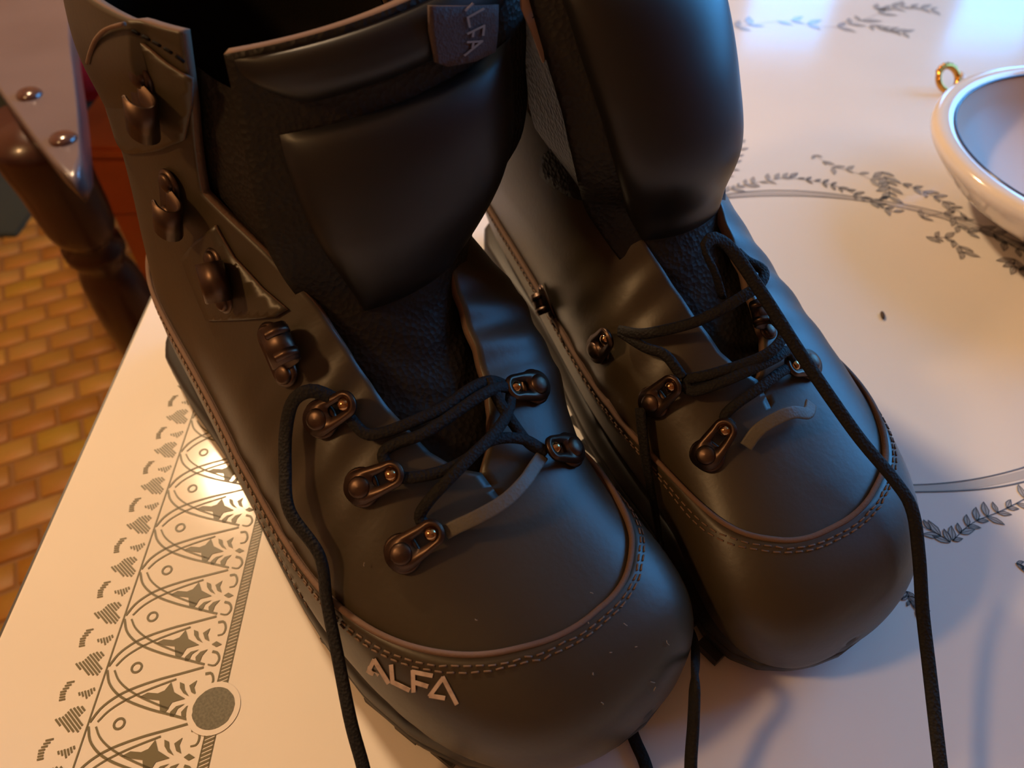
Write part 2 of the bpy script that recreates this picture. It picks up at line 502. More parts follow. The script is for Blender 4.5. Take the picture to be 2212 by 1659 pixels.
# one repeat of the border, in tenths of a millimetre round its little ring
K = 1e-4
def sc(L): return [(x * K, y * K) for x, y in L]
P = 222
LW = 8.0 * K
lattice, hearts, leaves, curls = Print(), Print(), Print(), Print()
asc = [(-118, 8), (-92, 62), (-45, 106), (15, 138), (106, 170), (190, 192), (278, P - 6)]
des = [(x, -y) for x, y in asc]
asc_in = [(-88, 9), (-60, 48), (-15, 84), (48, 118), (112, 145), (178, 170)]
des_in = [(x, -y) for x, y in asc_in]
for L in (asc, des): lattice.line(sc(L), LW * 1.15, True, 26)
for L in (asc_in, des_in): lattice.line(sc(L), LW * .95, True, 22)
rr = [(20 * math.cos(a), 20 * math.sin(a)) for a in np.linspace(0, 2 * PI, 19)]
lattice.line(sc(rr), LW * 1.1)
lattice.line(sc([(-123, -P / 2), (-123, P / 2)]), LW * .8)
heart = [(-263, 23), (-232, 35), (-213, 63), (-182, 75), (-146, 61), (-168, 30), (-141, -2), (-150, -27), (-190, -26), (-233, 0)]
def inside(q, x, y):
    r = False; j = len(q) - 1
    for i in range(len(q)):
        (xi, yi), (xj, yj) = q[i], q[j]
        if (yi > y) != (yj > y) and x < (xj - xi) * (y - yi) / (yj - yi) + xi: r = not r
        j = i
    return r
def hatch(pr, q, step, w, ang):
    ca, sa = math.cos(ang), math.sin(ang)
    c = np.mean(q, axis=0)
    for o in np.arange(-90, 90, step):
        run = None
        for t in np.arange(-90, 91, 2.0):
            x, y = c[0] + t * ca - o * sa, c[1] + t * sa + o * ca
            if inside(q, x, y): run = (run[0] if run else (x, y), (x, y))
        if run and math.dist(*run) > 6: pr.line(sc(run), w)
hatch(hearts, heart, 11.5, 7.5 * K, math.radians(-42))
hatch(hearts, [(-272, 92), (-280, 129), (-266, 168), (-232, 182), (-243, 160), (-257, 129), (-245, 94)], 11, 7 * K, math.radians(12))
hatch(hearts, [(-230, 124), (-193, 130), (-168, 137), (-140, 150), (-143, 124), (-163, 100), (-183, 110)], 11, 7 * K, math.radians(-60))
leaf = [(47, 101), (77, 118), (119, 114), (143, 125), (161, 158), (183, 117), (235, 90), (186, 77), (170, 37), (147, 45), (133, 86), (90, 92)]
for L in (leaf, [(196, 157), (216, 149), (224, 126), (248, 99), (221, 113), (203, 133)], [(238, 142), (265, 163), (260, 135), (275, 105), (253, 115)],
          [(189, 39), (207, 61), (240, 70), (215, 51), (209, 20), (192, 23)], [(233, 38), (248, 60), (277, 70), (260, 44), (257, 18), (238, 22)]):
    leaves.fill(sc(L))
for L in ([(292, 188), (316, 190), (330, 163), (325, 136), (303, 130)], [(298, 60), (322, 52), (334, 25), (321, 1), (292, 5)]):
    curls.line(sc(L), 11 * K, True, 12, 6 * K)
curls.fill(sc([(288, 91), (305, 104), (331, 90), (310, 79)]))
B0, B1 = 350, 391
for x in (B0, B1): curls.line(sc([(x, -P / 2), (x, P / 2)]), 4.5 * K)
for k in range(14):
    y = -P / 2 + (k + .5) * P / 14
    curls.line(sc([(B0, y - 9), (B1, y + 9)]), 8.5 * K)
ms = [('lattice_print', lattice.mesh('lattice_print', M['print_grey'])), ('heart_print', hearts.mesh('heart_print', M['print_grey'])),
      ('leaf_print', leaves.mesh('leaf_print', M['print_grey'])), ('scroll_print', curls.mesh('scroll_print', M['print_grey']))]
r0 = np.array([-.1572, .1621])
MED = np.array([-.1196, .1014])
for k in range(-7, 26):
    c = t_loc(*(r0 + v_ * P * K * k))
    for nm, me in ms:
        o = bpy.data.objects.new(nm, me); COL.objects.link(o); o.parent = tab; o.location = (c[0], c[1], ZP)
# round medallion that interrupts the band, on its own pale ground
for nm, r, z, m in (('medallion_ground', .0105, ZP + .0001, M['laminate']), ('medallion', .0083, ZP + .0002, M['medallion'])):
    pr = Print(); random.seed(3)
    pr.poly([(r * (1 + (random.uniform(-.03, .03) if nm == 'medallion' else 0)) * math.cos(a), r * math.sin(a)) for a in np.linspace(0, 2 * PI, 40, endpoint=False)])
    o = link(nm, pr.mesh(nm, m), None, tab, False); o.location = t_loc(*MED)[:2] + (z,)

# oval wreath frame and its sprays of leaves
random.seed(11)
WC, WA, WB = np.array([.195, .334]), .167, .125
def oval(a, k=1.0): return (WC[0] + WA * k * math.cos(a), WC[1] + WB * k * math.sin(a))
fr = Print()
for k, w in ((1.0, .0007), (1.045, .0008)):
    pts = []
    for i in range(181):
        a = 2 * PI * i / 180
        kk = k + (.008 * math.sin(a * 9) if k > 1 else .004 * math.sin(a * 7))
        pts.append(t_loc(*oval(a, kk))[:2])
    fr.line(pts, w)
o = link('wreath_frame_print', fr.mesh('wreath_frame_print', M['print_dark']), None, tab, False); o.location.z = ZP
fs = Print()
inn = [t_loc(*oval(2 * PI * i / 180, 1.006))[:2] for i in range(181)]
out = [t_loc(*oval(2 * PI * i / 180, 1.04))[:2] for i in range(181)]
for i in range(180): fs.poly([inn[i], inn[i + 1], out[i + 1], out[i]])
o = link('wreath_band_print', fs.mesh('wreath_band_print', mat('faint_grey_print', 'b9b0a8', .14)), None, tab, False); o.location.z = ZP - .0001

def leaf_shape(c, ang, ln, wd):
    ca, sa = math.cos(ang), math.sin(ang)
    return [(c[0] + x * ln * ca - y * wd * sa, c[1] + x * ln * sa + y * wd * ca)
            for x, y in ((0, 0), (.2, .3), (.5, .5), (.8, .28), (1, 0), (.75, -.22), (.45, -.45), (.18, -.28))]
def spray(path, size, dens, big=1.0, m='print_dark'):
    """a twig with small outlined leaves along it"""
    pr, pf = Print(), Print()
    c = resample(path, max(6, int(dens)))
    pr.line([t_loc(*q)[:2] for q in c], .00045)
    T = np.gradient(c, axis=0)
    for i, q in enumerate(c):
        b = math.atan2(T[i][1], T[i][0])
        for sd in (-1, 1):
            if random.random() < .14: continue
            s = size * random.uniform(.6, 1.15)
            L = leaf_shape(t_loc(*q)[:2], b + sd * random.uniform(.35, 1.1), s, s * .42)
            pf.fill(L)
            pr.line(L + [L[0]], .00042)
            pr.line([L[0], L[4]], .0003)
    o = link('leaf_spray_print', pr.mesh('leaf_spray_print', M[m]), None, tab, False); o.location.z = ZP + .0001
    o = link('leaf_fill_print', pf.mesh('leaf_fill_print', M['print_soft']), None, tab, False); o.location.z = ZP
def pxp(L): return [at_z(x, y)[:2] for x, y in L]
spray(pxp([(1540, 428), (1600, 402), (1690, 385)]), .009, 11, m='print_soft')
spray(pxp([(1705, 384), (1790, 398), (1860, 425), (1930, 458)]), .009, 14)
spray(pxp([(1760, 335), (1800, 362), (1840, 370), (1880, 388)]), .010, 6, m='print_soft')
spray(pxp([(1905, 372), (1920, 400), (1920, 425)]), .012, 5)
spray(pxp([(1950, 398), (1990, 412), (2030, 432), (2075, 460)]), .010, 7)
spray(pxp([(1990, 470), (2050, 462), (2080, 500), (2130, 500), (2200, 540), (2260, 560)]), .013, 12)
spray(pxp([(2000, 512), (2050, 515), (2070, 530), (2080, 545)]), .010, 5)
spray(pxp([(2190, 560), (2195, 580), (2230, 590)]), .012, 4)
spray(pxp([(2058, 1168), (2100, 1130), (2160, 1105), (2230, 1068), (2300, 1020)]), .0085, 14)
spray(pxp([(2052, 1172), (2010, 1145), (1960, 1130), (1900, 1120)]), .0085, 8)
spray(pxp([(1958, 1278), (1968, 1305), (1990, 1325)]), .005, 5)
spray(pxp([(2195, 1218), (2240, 1235)]), .006, 3)
spray(pxp([(1560, 380), (1590, 345), (1600, 310)]), .010, 4, m='print_soft')
spray(pxp([(1590, 60), (1700, 45), (1800, 60), (1900, 30)]), .02, 12, m='print_soft')
spray(pxp([(1890, 20), (1960, 15), (2010, 20)]), .016, 7, m='print_soft')
spray(pxp([(1880, 55), (1900, 60), (1950, 70)]), .014, 3, m='print_soft')

# ------------------------------------------------------------------ boots
L0 = .325
#        Fy    Fz    Gy    Gz    W     eu   el      front line F, back/bottom line G, half width, squareness
ROWS = [(.325, .030, .325, .030, .000, .85, .60),
        (.323, .042, .324, .019, .017, .85, .60),
        (.319, .051, .320, .016, .030, .85, .58),
        (.311, .059, .312, .015, .041, .85, .55),
        (.300, .065, .301, .015, .049, .85, .52),
        (.285, .071, .286, .015, .0545, .86, .50),
        (.267, .078, .267, .015, .057, .88, .50),
        (.247, .087, .243, .015, .0575, .90, .50),
        (.227, .098, .213, .015, .056, .92, .50),
        (.207, .111, .178, .015, .052, .94, .52),
        (.190, .125, .138, .015, .048, .95, .56),
        (.177, .139, .095, .015, .0445, .95, .62),
        (.168, .152, .055, .015, .042, .95, .68),
        (.163, .165, .022, .017, .0405, .95, .74),
        (.160, .176, .004, .035, .040, .95, .80),
        (.158, .186, .000, .065, .040, .95, .86),
        (.157, .195, .004, .100, .0405, .95, .90),
        (.156, .203, .010, .135, .042, .95, .92),
        (.155, .209, .009, .172, .0435, .95, .94),
        (.155, .214, .003, .218, .045, .95, .95)]
TMAX = len(ROWS) - 1
T_TH = 7.35                                    # where the lace opening starts

def sole_half(y):
    return np.interp(y, [0, .002, .006, .014, .03, .06, .10, .14, .18, .22, .25, .275, .295, .308, .317, .323, .326, .3275],
                     [0, .013, .022, .031, .0385, .041, .0415, .045, .052, .058, .0602, .0585, .053, .045, .035, .023, .013, 0])
def bend(y):                                   # the last curves in towards the big toe
    return -.018 * np.clip((y - .20) / .125, 0, 1.1) ** 1.5

def make_boot(label, toe, alpha, sx, cfg):
    rz = PI + alpha
    hx, hy = toe[0] - L0 * math.sin(alpha), toe[1] + L0 * math.cos(alpha)
    root = thing('hiking_boot', (hx, hy, TZ), rz, label, 'boot', 'pair of black leather hiking boots')
    MW = np.array(Matrix.Translation((hx, hy, 0)) @ Matrix.Rotation(rz, 4, 'Z'))
    lean, splay, twist = cfg['lean'], cfg['splay'], cfg['twist']

    def S(t, ph):
        t = np.clip(np.asarray(t, float), 0, TMAX); ph = np.asarray(ph, float)
        t, ph = np.broadcast_arrays(t, ph)
        r = crom(ROWS, t)
        Fy, Fz, Gy, Gz, Wd, eu, el = [r[..., k] for k in range(7)]
        cs, sn = np.cos(ph), np.sin(ph)
        e = np.where(cs > 0, eu, el)
        k = np.sign(cs) * np.abs(cs) ** e
        c = (1 - k) / 2
        x = np.maximum(Wd, 0) * np.sign(sn) * np.abs(sn) ** np.where(cs > 0, eu, el)
        y = Fy + (Gy - Fy) * c; z = Fz + (Gz - Fz) * c
        x = x * (1 + .075 * (sn > 0) * np.clip((.215 - y) / .06, 0, 1))
        x = x * (1 + cfg['medial'] * (sn < 0) * np.clip((z - .062) / .04, 0, 1) * np.clip((.215 - z) / .05, .15, 1) * np.clip((.258 - y) / .04, 0, 1))
        x = x * (1 - cfg['pinch'] * (sn < 0) * np.exp(-((y - cfg['pinch_y']) / .048) ** 2))
        x = x + bend(y)
        # creases across the instep where the foot flexes
        h = np.clip((z - .03) / .17, 0, 1.2)
        x = x + lean * h
        x = x + splay * np.clip((z - .13) / .08, 0, 1.2) * np.clip(x - lean * h, 0, .05) / .05 * np.clip((y - .06) / .08, 0, 1)
        y = y + twist * np.clip((z - .12) / .09, 0, 1.2) * x
        return np.stack([sx * x, y, z], -1)
    su = Surf(S, (0, TMAX), (-PI, PI), MW, flip=sx, n=260)

    def gridmesh(name, fn_uv, n, m, off, mats, thick=0, rim=1, doweld=True, parent=root, surf=su):
        A, B = np.meshgrid(np.linspace(0, 1, n), np.linspace(0, 1, m), indexing='ij')
        U, V = fn_uv(A, B)
        of = off(A, B) if callable(off) else np.full(U.shape, off)
        P = surf.at(U, V, of)
        me = mesh(name, P.reshape(-1, 3), grid_faces(n, m))
        if surf.flip > 0: me.flip_normals()
        if doweld: weld(me, 2e-5)
        o = link(name, me, mats, parent)
        if thick:
            md = o.modifiers.new('thickness', 'SOLIDIFY'); md.thickness = thick; md.offset = -1
            if isinstance(mats, (list, tuple)) and len(mats) > 1: md.material_offset_rim = rim
            if isinstance(mats, (list, tuple)) and len(mats) > 2: md.material_offset = 2
        return o

    # lace opening: half gap in metres along t
    def ph_throat(t):
        g = np.interp(t, [T_TH, T_TH + .25, T_TH + .7, 9, 11, 13, 15, 19], [0, .006, .011, .015, .020, .027, .034, .034])
        r = crom(ROWS, np.clip(t, 0, TMAX)); Wd, eu = r[..., 4], r[..., 5]
        return np.where(t > T_TH, np.arcsin(np.clip((g / np.maximum(Wd, .01)) ** (1 / eu), 0, 1)), 0)
    def uv_upper(A, B):
        U = A * TMAX
        U = np.where(np.abs(U - T_TH) < .04, T_TH, U)
        p = ph_throat(U)
        return U, p + (2 * PI - 2 * p) * B
    def upper_off(A, B):
        U = A * TMAX
        # puffed collar roll, plus wrinkles over the flex line
        V = np.where(B > .5, 1 - B, B) * 2
        col = .0045 * np.exp(-((U - 18.2) / .75) ** 2) * (V > .12)
        wr = .0006 * np.sin(U * 9 + 4 * np.sin(B * 9)) * np.exp(-((U - 9.2) / 1.2) ** 2) * np.clip(1.2 - V * 1.3, 0, 1)
        return col + wr
    gridmesh('upper', uv_upper, 230, 150, upper_off, [M['leather'], M['edge'], M['lining']], .0035)

    # rand round the foot, its cut edge showing on top
    tt = np.linspace(0, TMAX, 400); pp = np.linspace(0, PI, 300)
    Z = S(tt[:, None], pp[None, :])
    def ph_rand(t, side, dz=0.0):
        t = np.asarray(t, float); out = np.zeros(t.shape)
        flat = t.ravel(); res = np.empty(flat.shape)
        for i, q in enumerate(flat):
            P_ = S(np.full(240, q), side * np.linspace(0, PI, 240))
            yy, zz = P_[:, 1], P_[:, 2]
            tgt = np.interp(yy, cfg['rand_y'], cfg['rand_z']) + dz
            d = zz - tgt
            if d[0] <= 0: res[i] = 0
            elif d[-1] >= 0: res[i] = PI
            else:
                k = np.argmax(d <= 0); f = d[k - 1] / (d[k - 1] - d[k] + 1e-12)
                res[i] = (k - 1 + f) * PI / 239
        return res.reshape(t.shape)
    tr = np.r_[np.linspace(0, 2.2, 14), np.linspace(2.3, 5.2, 90), np.linspace(5.3, 17, 130)]
    def rand_curve(side, dz=0.0): return ph_rand(tr, side, dz)
    pa, pb = rand_curve(1), rand_curve(-1)
    keep = (pa < PI - .001) | (pb < PI - .001)
    tk, pa, pb = tr[keep], pa[keep], pb[keep]
    n = len(tk); m = 21
    rows_v, rows_f = [], []
    for side, q in ((1, pa), (-1, pb)):
        for i in range(n):
            rows_v.append((np.full(m, tk[i]), side * np.linspace(q[i], PI, m)))
    U = np.array([r[0] for r in rows_v]); V = np.array([r[1] for r in rows_v])
    P_ = su.at(U, V, np.full(U.shape, .0021)).reshape(-1, 3)
    F1 = grid_faces(n, m); F = [f if sx < 0 else f[::-1] for f in F1]
    F += [tuple(i + n * m for i in (f[::-1] if sx < 0 else f)) for f in F1]
    me = weld(mesh('rand', P_, F), 4e-5)
    ro = link('rand', me, [M['leather'], M['edge']], root)
    md = ro.modifiers.new('thickness', 'SOLIDIFY'); md.thickness = .0022; md.offset = -1; md.material_offset_rim = 1
    from mathutils.bvhtree import BVHTree
    ro_tree = BVHTree.FromPolygons([v.co for v in me.vertices], [p.vertices for p in me.polygons])
    # the rolled cut edge of the rand as a bead, then two stitch rows under it
    def rand_line(dz, off, ts):
        a = ph_rand(ts, 1, dz); b = ph_rand(ts, -1, dz)
        ka = (a > .002) & (a < PI - .01); kb = (b > .002) & (b < PI - .01)
        A_ = su.at(ts[ka], a[ka], np.full(ka.sum(), off)); B_ = su.at(ts[kb], -b[kb], np.full(kb.sum(), off))
        return np.r_[A_[::-1], B_]
    ts = np.r_[np.linspace(2.0, 5.2, 240), np.linspace(5.25, 16.5, 150)]
    bead = rand_line(.0, .0016, ts)
    d = np.r_[0, np.cumsum(np.linalg.norm(np.diff(bead, axis=0), axis=1))]
    q = np.linspace(0, d[-1], 260); bead = np.stack([np.interp(q, d, bead[:, k]) for k in range(3)], 1)
    Vb, Fb = sweep(bead[::2], .0022, .0020, n=260, m=7)
    link('rand_edge', mesh('rand_edge', Vb, Fb), M['edge'], root)
    SV, SF = [], []
    bt = np.gradient(bead, axis=0); bt /= np.linalg.norm(bt, axis=1)[:, None]
    ctr_ = np.array([0, .16, .03])
    bn = bead - ctr_; bn[:, 2] = np.maximum(bn[:, 2], .0)
    for dist in (.0046, .0068):
        # step down the rand, away from its edge, and settle back on its face
        dn = np.cross(bt, bn); dn /= np.linalg.norm(dn, axis=1)[:, None]
        dn = np.where(dn[:, 2:3] > 0, -dn, dn)
        raw = bead + dn * dist
        ok, loc, nor = [], [], []
        for q_ in raw:
            hit = ro_tree.find_nearest(Vector(q_))
            loc.append(np.array(hit[0]) + np.array(hit[1]) * .0003)
        ln = np.array(loc)
        d = np.r_[0, np.cumsum(np.linalg.norm(np.diff(ln, axis=0), axis=1))]
        s = 0.0
        while s + .003 < d[-1]:
            p0, p1 = [np.array([np.interp(x, d, ln[:, k]) for k in range(3)]) for x in (s, s + .0026)]
            pm = (p0 + p1) / 2
            v, f = sweep(np.array([p0, (p0 + pm) / 2, pm, (p1 + pm) / 2, p1]), .0007, .0006, n=4, m=5)
            k = len(SV); SV += list(v); SF += [tuple(i + k for i in ff) for ff in f]
            s += .0041
    tag(link('stitching', mesh('stitching', SV, SF), M['thread'], root), kind='stuff')

    # sole: midsole and lugged outsole following the outline, with toe spring
    def zlift(y): return .010 * np.clip((y - .235) / .09, 0, 1.05) ** 2
    ys = np.r_[np.linspace(0, .02, 14), np.linspace(.025, .29, 46), np.linspace(.294, .3275, 26)]
    hw = sole_half(ys); xc = bend(ys)
    ring = np.r_[np.stack([xc + hw + .0038 * np.clip((.215 - ys) / .06, 0, 1) * np.clip(ys / .02, 0, 1), ys], 1), np.stack([xc - hw * (1 - cfg['pinch'] * np.exp(-((ys - cfg['pinch_y']) / .048) ** 2)), ys], 1)[::-1][1:-1]]
    ctr = np.array([0, .17])
    def solid(name, levels, m):
        V, nR = [], len(ring)
        for z, ins in levels:
            dv = ring - ctr; s = 1 - ins / np.linalg.norm(dv, axis=1)[:, None]
            p = ctr + dv * s
            V += [(sx * a, b, z + zlift(b)) for a, b in p]
        F = grid_faces(len(levels), nR, True)
        F += [tuple(range(nR)), tuple(range((len(levels) - 1) * nR, len(levels) * nR))]
        me = mesh(name, V, F)
        bm = bmesh.new(); bm.from_mesh(me); bmesh.ops.recalc_face_normals(bm, faces=bm.faces); bm.to_mesh(me); bm.free()
        return link(name, me, m, root)
    solid('midsole', [(.0105, .0012), (.0115, .0004), (.016, .0002), (.0205, .0008), (.0225, .0022), (.024, .006)], M['rubber'])
    outs = solid('outsole', [(.0040, .0016), (.0045, .0006), (.0085, .0002), (.0102, .0008), (.0106, .003)], M['rubber'])
    bm = bmesh.new()
    for y in np.arange(.018, .312, .0165):
        if .115 < y < .138: continue
        w = float(sole_half(y)); b = float(bend(np.array(y)))
        for s in (-1, 1):
            cx = sx * (b + s * (w - .011))
            box(bm, (cx, y, .0022 + float(zlift(np.array(y)))), (.020, .0105, .0044), Matrix.Rotation(s * sx * .25, 4, 'Z'))
        if w > .04: box(bm, (sx * b, y + .008, .0022 + float(zlift(np.array(y)))), (.026, .009, .0044))
    tag(link('tread_lugs', bm_mesh('tread_lugs', bm), M['rubber'], outs, False), kind='stuff')

    # tongue: a free, padded flap
    TR_ = np.array(cfg['tongue'], float)
    nT = len(TR_) - 1
    def G(v, u):
        v = np.asarray(v, float); u = np.asarray(u, float); v, u = np.broadcast_arrays(v, u)
        r = crom(TR_, np.clip(v, -.2, 1.2) * nT)
        x, y, z, w, ps, sg = [r[..., k] for k in range(6)]
        ps = np.radians(ps)
        px = x + u * w * np.cos(ps) + sg * u ** 2 * np.sin(ps)
        py = y + u * w * np.sin(ps) - sg * u ** 2 * np.cos(ps)
        return np.stack([sx * px, py, z - cfg['tilt'] * np.clip(v, 0, 1.2) * u * w], -1)
    st = Surf(G, (0, 1), (-1, 1), MW, flip=sx, n=160)
    gridmesh('tongue', lambda A, B: (A, B * 2 - 1), 60, 40, lambda A, B: .0008 * np.sin(A * 60 + 3 * np.sin(B * 5)) * (1 - A) * .6, [M['gusset'], M['edge'], M['lining']], .006, surf=st)
    def pad(name, v0, v1, u0, u1, h, m, pw=4):
        def uv(A, B):
            V_ = v0 + (v1 - v0) * A
            nar = 1 - cfg['pad_taper'] * (1 - A) ** 2
            return V_, (u0 + (u1 - u0) * B) * nar
        def of(A, B): return .0006 + h * (1 - np.abs(2 * A - 1) ** pw) ** .6 * (1 - np.abs(2 * B - 1) ** pw) ** .6
        o = gridmesh(name, uv, 40, 40, of, M[m], 0, surf=st)
        return o
    for a in cfg['pads']: pad(*a)

    # soft folded gusset between each quarter and the tongue
    for side in (1, -1):
        tq = np.linspace(T_TH + .6, 18.4, 50)
        Q = su.at(tq, side * (ph_throat(tq) + .10), np.full(50, -.0036))
        vv = np.interp(Q[:, 2], TR_[:, 2], np.arange(nT + 1) / nT)
        E_ = st.at(vv, np.full(50, side * .93), np.full(50, -.003))
        nn = 14; a = np.linspace(0, 1, nn)[None, :, None]
        P_ = Q[:, None] * (1 - a) + E_[:, None] * a
        back = np.array([0, -1, -.25])
        fold = (np.sin(a * PI) * .010 + .0025 * np.sin(a * 3 * PI + np.linspace(0, 7, 50)[:, None, None]))
        P_ = P_ + back * fold
        link('gusset', mesh('gusset', P_.reshape(-1, 3), grid_faces(50, nn)), M['gusset'], root)
    return dict(root=root, S=su, T=st, sx=sx, grid=gridmesh, ph_th=ph_throat)

bootA = make_boot('leather hiking boot nearest the camera, white lettering on its toe cap', (.0341, .0793), math.radians(40), 1,
    dict(lean=-.026, splay=.0, twist=0., medial=.70, pinch=.15, pinch_y=.285, rand_y=[0, .03, .08, .14, .20, .245, .29, .325], rand_z=[.078, .071, .066, .063, .059, .063, .0665, .066],
         tilt=.16, tongue=[(-.014, .236, .083, .020, 0, .004), (-.016, .213, .096, .022, 0, .005), (-.020, .194, .112, .026, -1, .008), (-.029, .182, .134, .038, -3, .013),
                 (-.038, .181, .159, .052, -5, .016), (-.0405, .177, .183, .052, -7, .016), (-.043, .172, .203, .0515, -8, .015), (-.044, .169, .221, .0505, -8, .014)],
         pad_taper=.35, pads=[('tongue_pad', .40, .80, -.80, .80, .0075, 'pad'), ('tongue_roll', .855, .985, -.95, .95, .0045, 'pad', 3)]))
bootB = make_boot('leather hiking boot farther from the camera, beside the open table space', (.146, .126), math.radians(26), -1,
    dict(lean=-.026, splay=.0, twist=0., medial=.08, pinch=.20, pinch_y=.255, rand_y=[0, .03, .08, .14, .20, .245, .29, .325], rand_z=[.078, .071, .066, .063, .059, .063, .0665, .066],
         tilt=0, tongue=[(-.010, .236, .084, .020, 0, .004), (-.012, .212, .097, .022, 0, .005), (-.016, .193, .114, .025, 0, .008), (-.020, .182, .136, .033, 0, .013),
                 (-.024, .185, .158, .037, 0, .015), (-.028, .179, .180, .037, 0, .015), (-.032, .170, .200, .037, 0, .014), (-.036, .160, .219, .036, 0, .013)],
         pad_taper=.25, pads=[('tongue_pad', .37, .995, -.74, .96, .0060, 'pad', 6)]))

# ------------------------------------------------------------------ hooks (built once, in metres: x along the edge, y to the opening, z off the leather)
MM = .001
def extrude_profile(prof, w, th):
    """bent metal strip: prof in (y, z), w wide along x"""
    p = np.asarray(prof, float); p = resample(p, 22)
    T = np.gradient(p, axis=0); T /= np.linalg.norm(T, axis=1)[:, None]
    N = np.stack([-T[:, 1], T[:, 0]], 1)
    a, b = p + N * th / 2, p - N * th / 2
    n = len(p); V = []
    for x in (-w / 2, w / 2):
        V += [(x, q[0], q[1]) for q in a] + [(x, q[0], q[1]) for q in b]
    F = []
    for i in range(n - 1):
        F += [(i, i + 1, 2 * n + i + 1, 2 * n + i), (n + i + 1, n + i, 3 * n + i, 3 * n + i + 1),
              (i + 1, i, n + i, n + i + 1), (2 * n + i, 2 * n + i + 1, 3 * n + i + 1, 3 * n + i)]
    F += [(0, 2 * n, 3 * n, n), (n - 1, 2 * n - 1, 4 * n - 1, 3 * n - 1)]
    return V, F
def finish(name, V, F, bev=0.0, mt=None):
    me = mesh(name, np.array(V) * MM, F)
    bm = bmesh.new(); bm.from_mesh(me)
    bmesh.ops.recalc_face_normals(bm, faces=bm.faces)
    if bev:
        es = [e for e in bm.edges if len(e.link_faces) == 2 and e.calc_face_angle(0) > .7]
        bmesh.ops.bevel(bm, geom=es, offset=bev * MM, segments=2, affect='EDGES', clamp_overlap=True)
    bm.to_mesh(me); bm.free()
    me.materials.append(mt or M['metal'])
    for p in me.polygons: p.use_smooth = True
    return me
def pill(l, w, h, n=12):
    V, F = [], []
    pts = []
    for s in (1, -1):
        for k in range(n + 1):
            a = -PI / 2 + PI * k / n
            pts.append((s * (l / 2 - w / 2) + s * w / 2 * math.cos(a), s * w / 2 * math.sin(a)))
    m = len(pts)
    for z, k in ((0, 1.0), (h * .6, 1.0), (h, .86)):
        V += [(x * k, y * k, z) for x, y in pts]
    F = grid_faces(3, m, True) + [tuple(range(2 * m, 3 * m))]
    return V, F
def dome(r, h):
    return lathe([(r, 0), (r * .97, h * .45), (r * .8, h * .75), (r * .5, h * .94), (.001, h)], 16)
hk_plate = finish('hook_plate', *pill(20, 8.4, 1.3))
hk_band = finish('hook_band', *extrude_profile([(0, 1.3), (4, 1.6), (8, 2.4), (10.3, 4.6), (9.4, 7.2), (6.2, 8.2), (3.2, 7.6)], 11.5, 1.1), bev=.3)
hk_rib = finish('hook_rib', *extrude_profile([(8, 2.9), (10.9, 4.6), (9.8, 7.8), (6.2, 8.9)], 2.6, .9), bev=.3)
riv_small = finish('rivet', *dome(2.9, 1.5))
riv_big = finish('rivet', *dome(4.3, 2.8))
def racetrack():
    n = 16; o, i = [], []
    for k in range(n):
        a = PI * k / (n - 1); o.append((5.1 * math.cos(a), 13 + 4.6 * math.sin(a))); i.append((2.3 * math.cos(a), 12.6 + 2.4 * math.sin(a)))
    for k in range(n):
        a = PI + PI * k / (n - 1); o.append((6.4 * math.cos(a), 6.2 * math.sin(a))); i.append((2.1 * math.cos(a), 6.6 + 1.6 * math.sin(a)))
    m = len(o); V = []
    zt = lambda y: 1.3 + .17 * max(0, y)
    for ring, up in ((o, 0), (o, 1), (i, 1), (i, 0)):
        V += [(x, y, zt(y) + (1.9 if up else -.6)) for x, y in ring]
    F = []
    for r in range(4):
        for k in range(m):
            q = (k + 1) % m; s = (r + 1) % 4
            F.append((r * m + k, r * m + q, s * m + q, s * m + k))
    return V, F
br_plate = finish('hook_base', *pill(15, 12.5, 1.4))
br_ring = finish('hook_bracket', *racetrack(), bev=.45)
ball_me = finish('bead', *lathe([(.001, -2.6)] + [(2.6 * math.cos(a), 2.6 * math.sin(a)) for a in np.linspace(-1.3, 1.3, 9)] + [(.001, 2.6)], 16), mt=M['ball'])

def hook(b, kind, p_out, p_in, ribs=True, size=1.0, lift=.0012):
    su = b['S']
    u, v = su.pick(*p_out); o = su.at(np.array([u]), np.array([v]), np.array([lift]))[0]
    n = su.normal(np.array([u]), np.array([v]))[0]
    d = su.on(*p_in) - su.at(np.array([u]), np.array([v]))[0]
    d -= n * (d @ n); d /= np.linalg.norm(d)
    x = np.cross(d, n)
    Mx = Matrix(((x[0], d[0], n[0], o[0]), (x[1], d[1], n[1], o[1]), (x[2], d[2], n[2], o[2]), (0, 0, 0, 1))) @ Matrix.Scale(size, 4)
    def put(name, me, par, T=Matrix()):
        ob = bpy.data.objects.new(name, me); COL.objects.link(ob); ob.parent = par
        ob.matrix_local = T
        return ob
    if kind == 'open':
        h = put('lace_hook', hk_band, b['root'], Mx)
        put('hook_plate', hk_plate, h)
        for s in (-6.2, 6.2): put('rivet', riv_small, h, Matrix.Translation((s * MM, 0, 1.2 * MM)))
        for s in (-3.4, 3.4) if ribs else (): put('hook_rib', hk_rib, h, Matrix.Translation((s * MM, 0, 0)))
    else:
        h = put('lace_hook', br_ring, b['root'], Mx)
        put('hook_base', br_plate, h, Matrix.Translation((0, 0, 0)))
        put('rivet', riv_big, h, Matrix.Translation((0, 0, 2.6 * MM)))
        put('bead', ball_me, h, Matrix.Translation((0, 12.7 * MM, 4.2 * MM)))
    return h
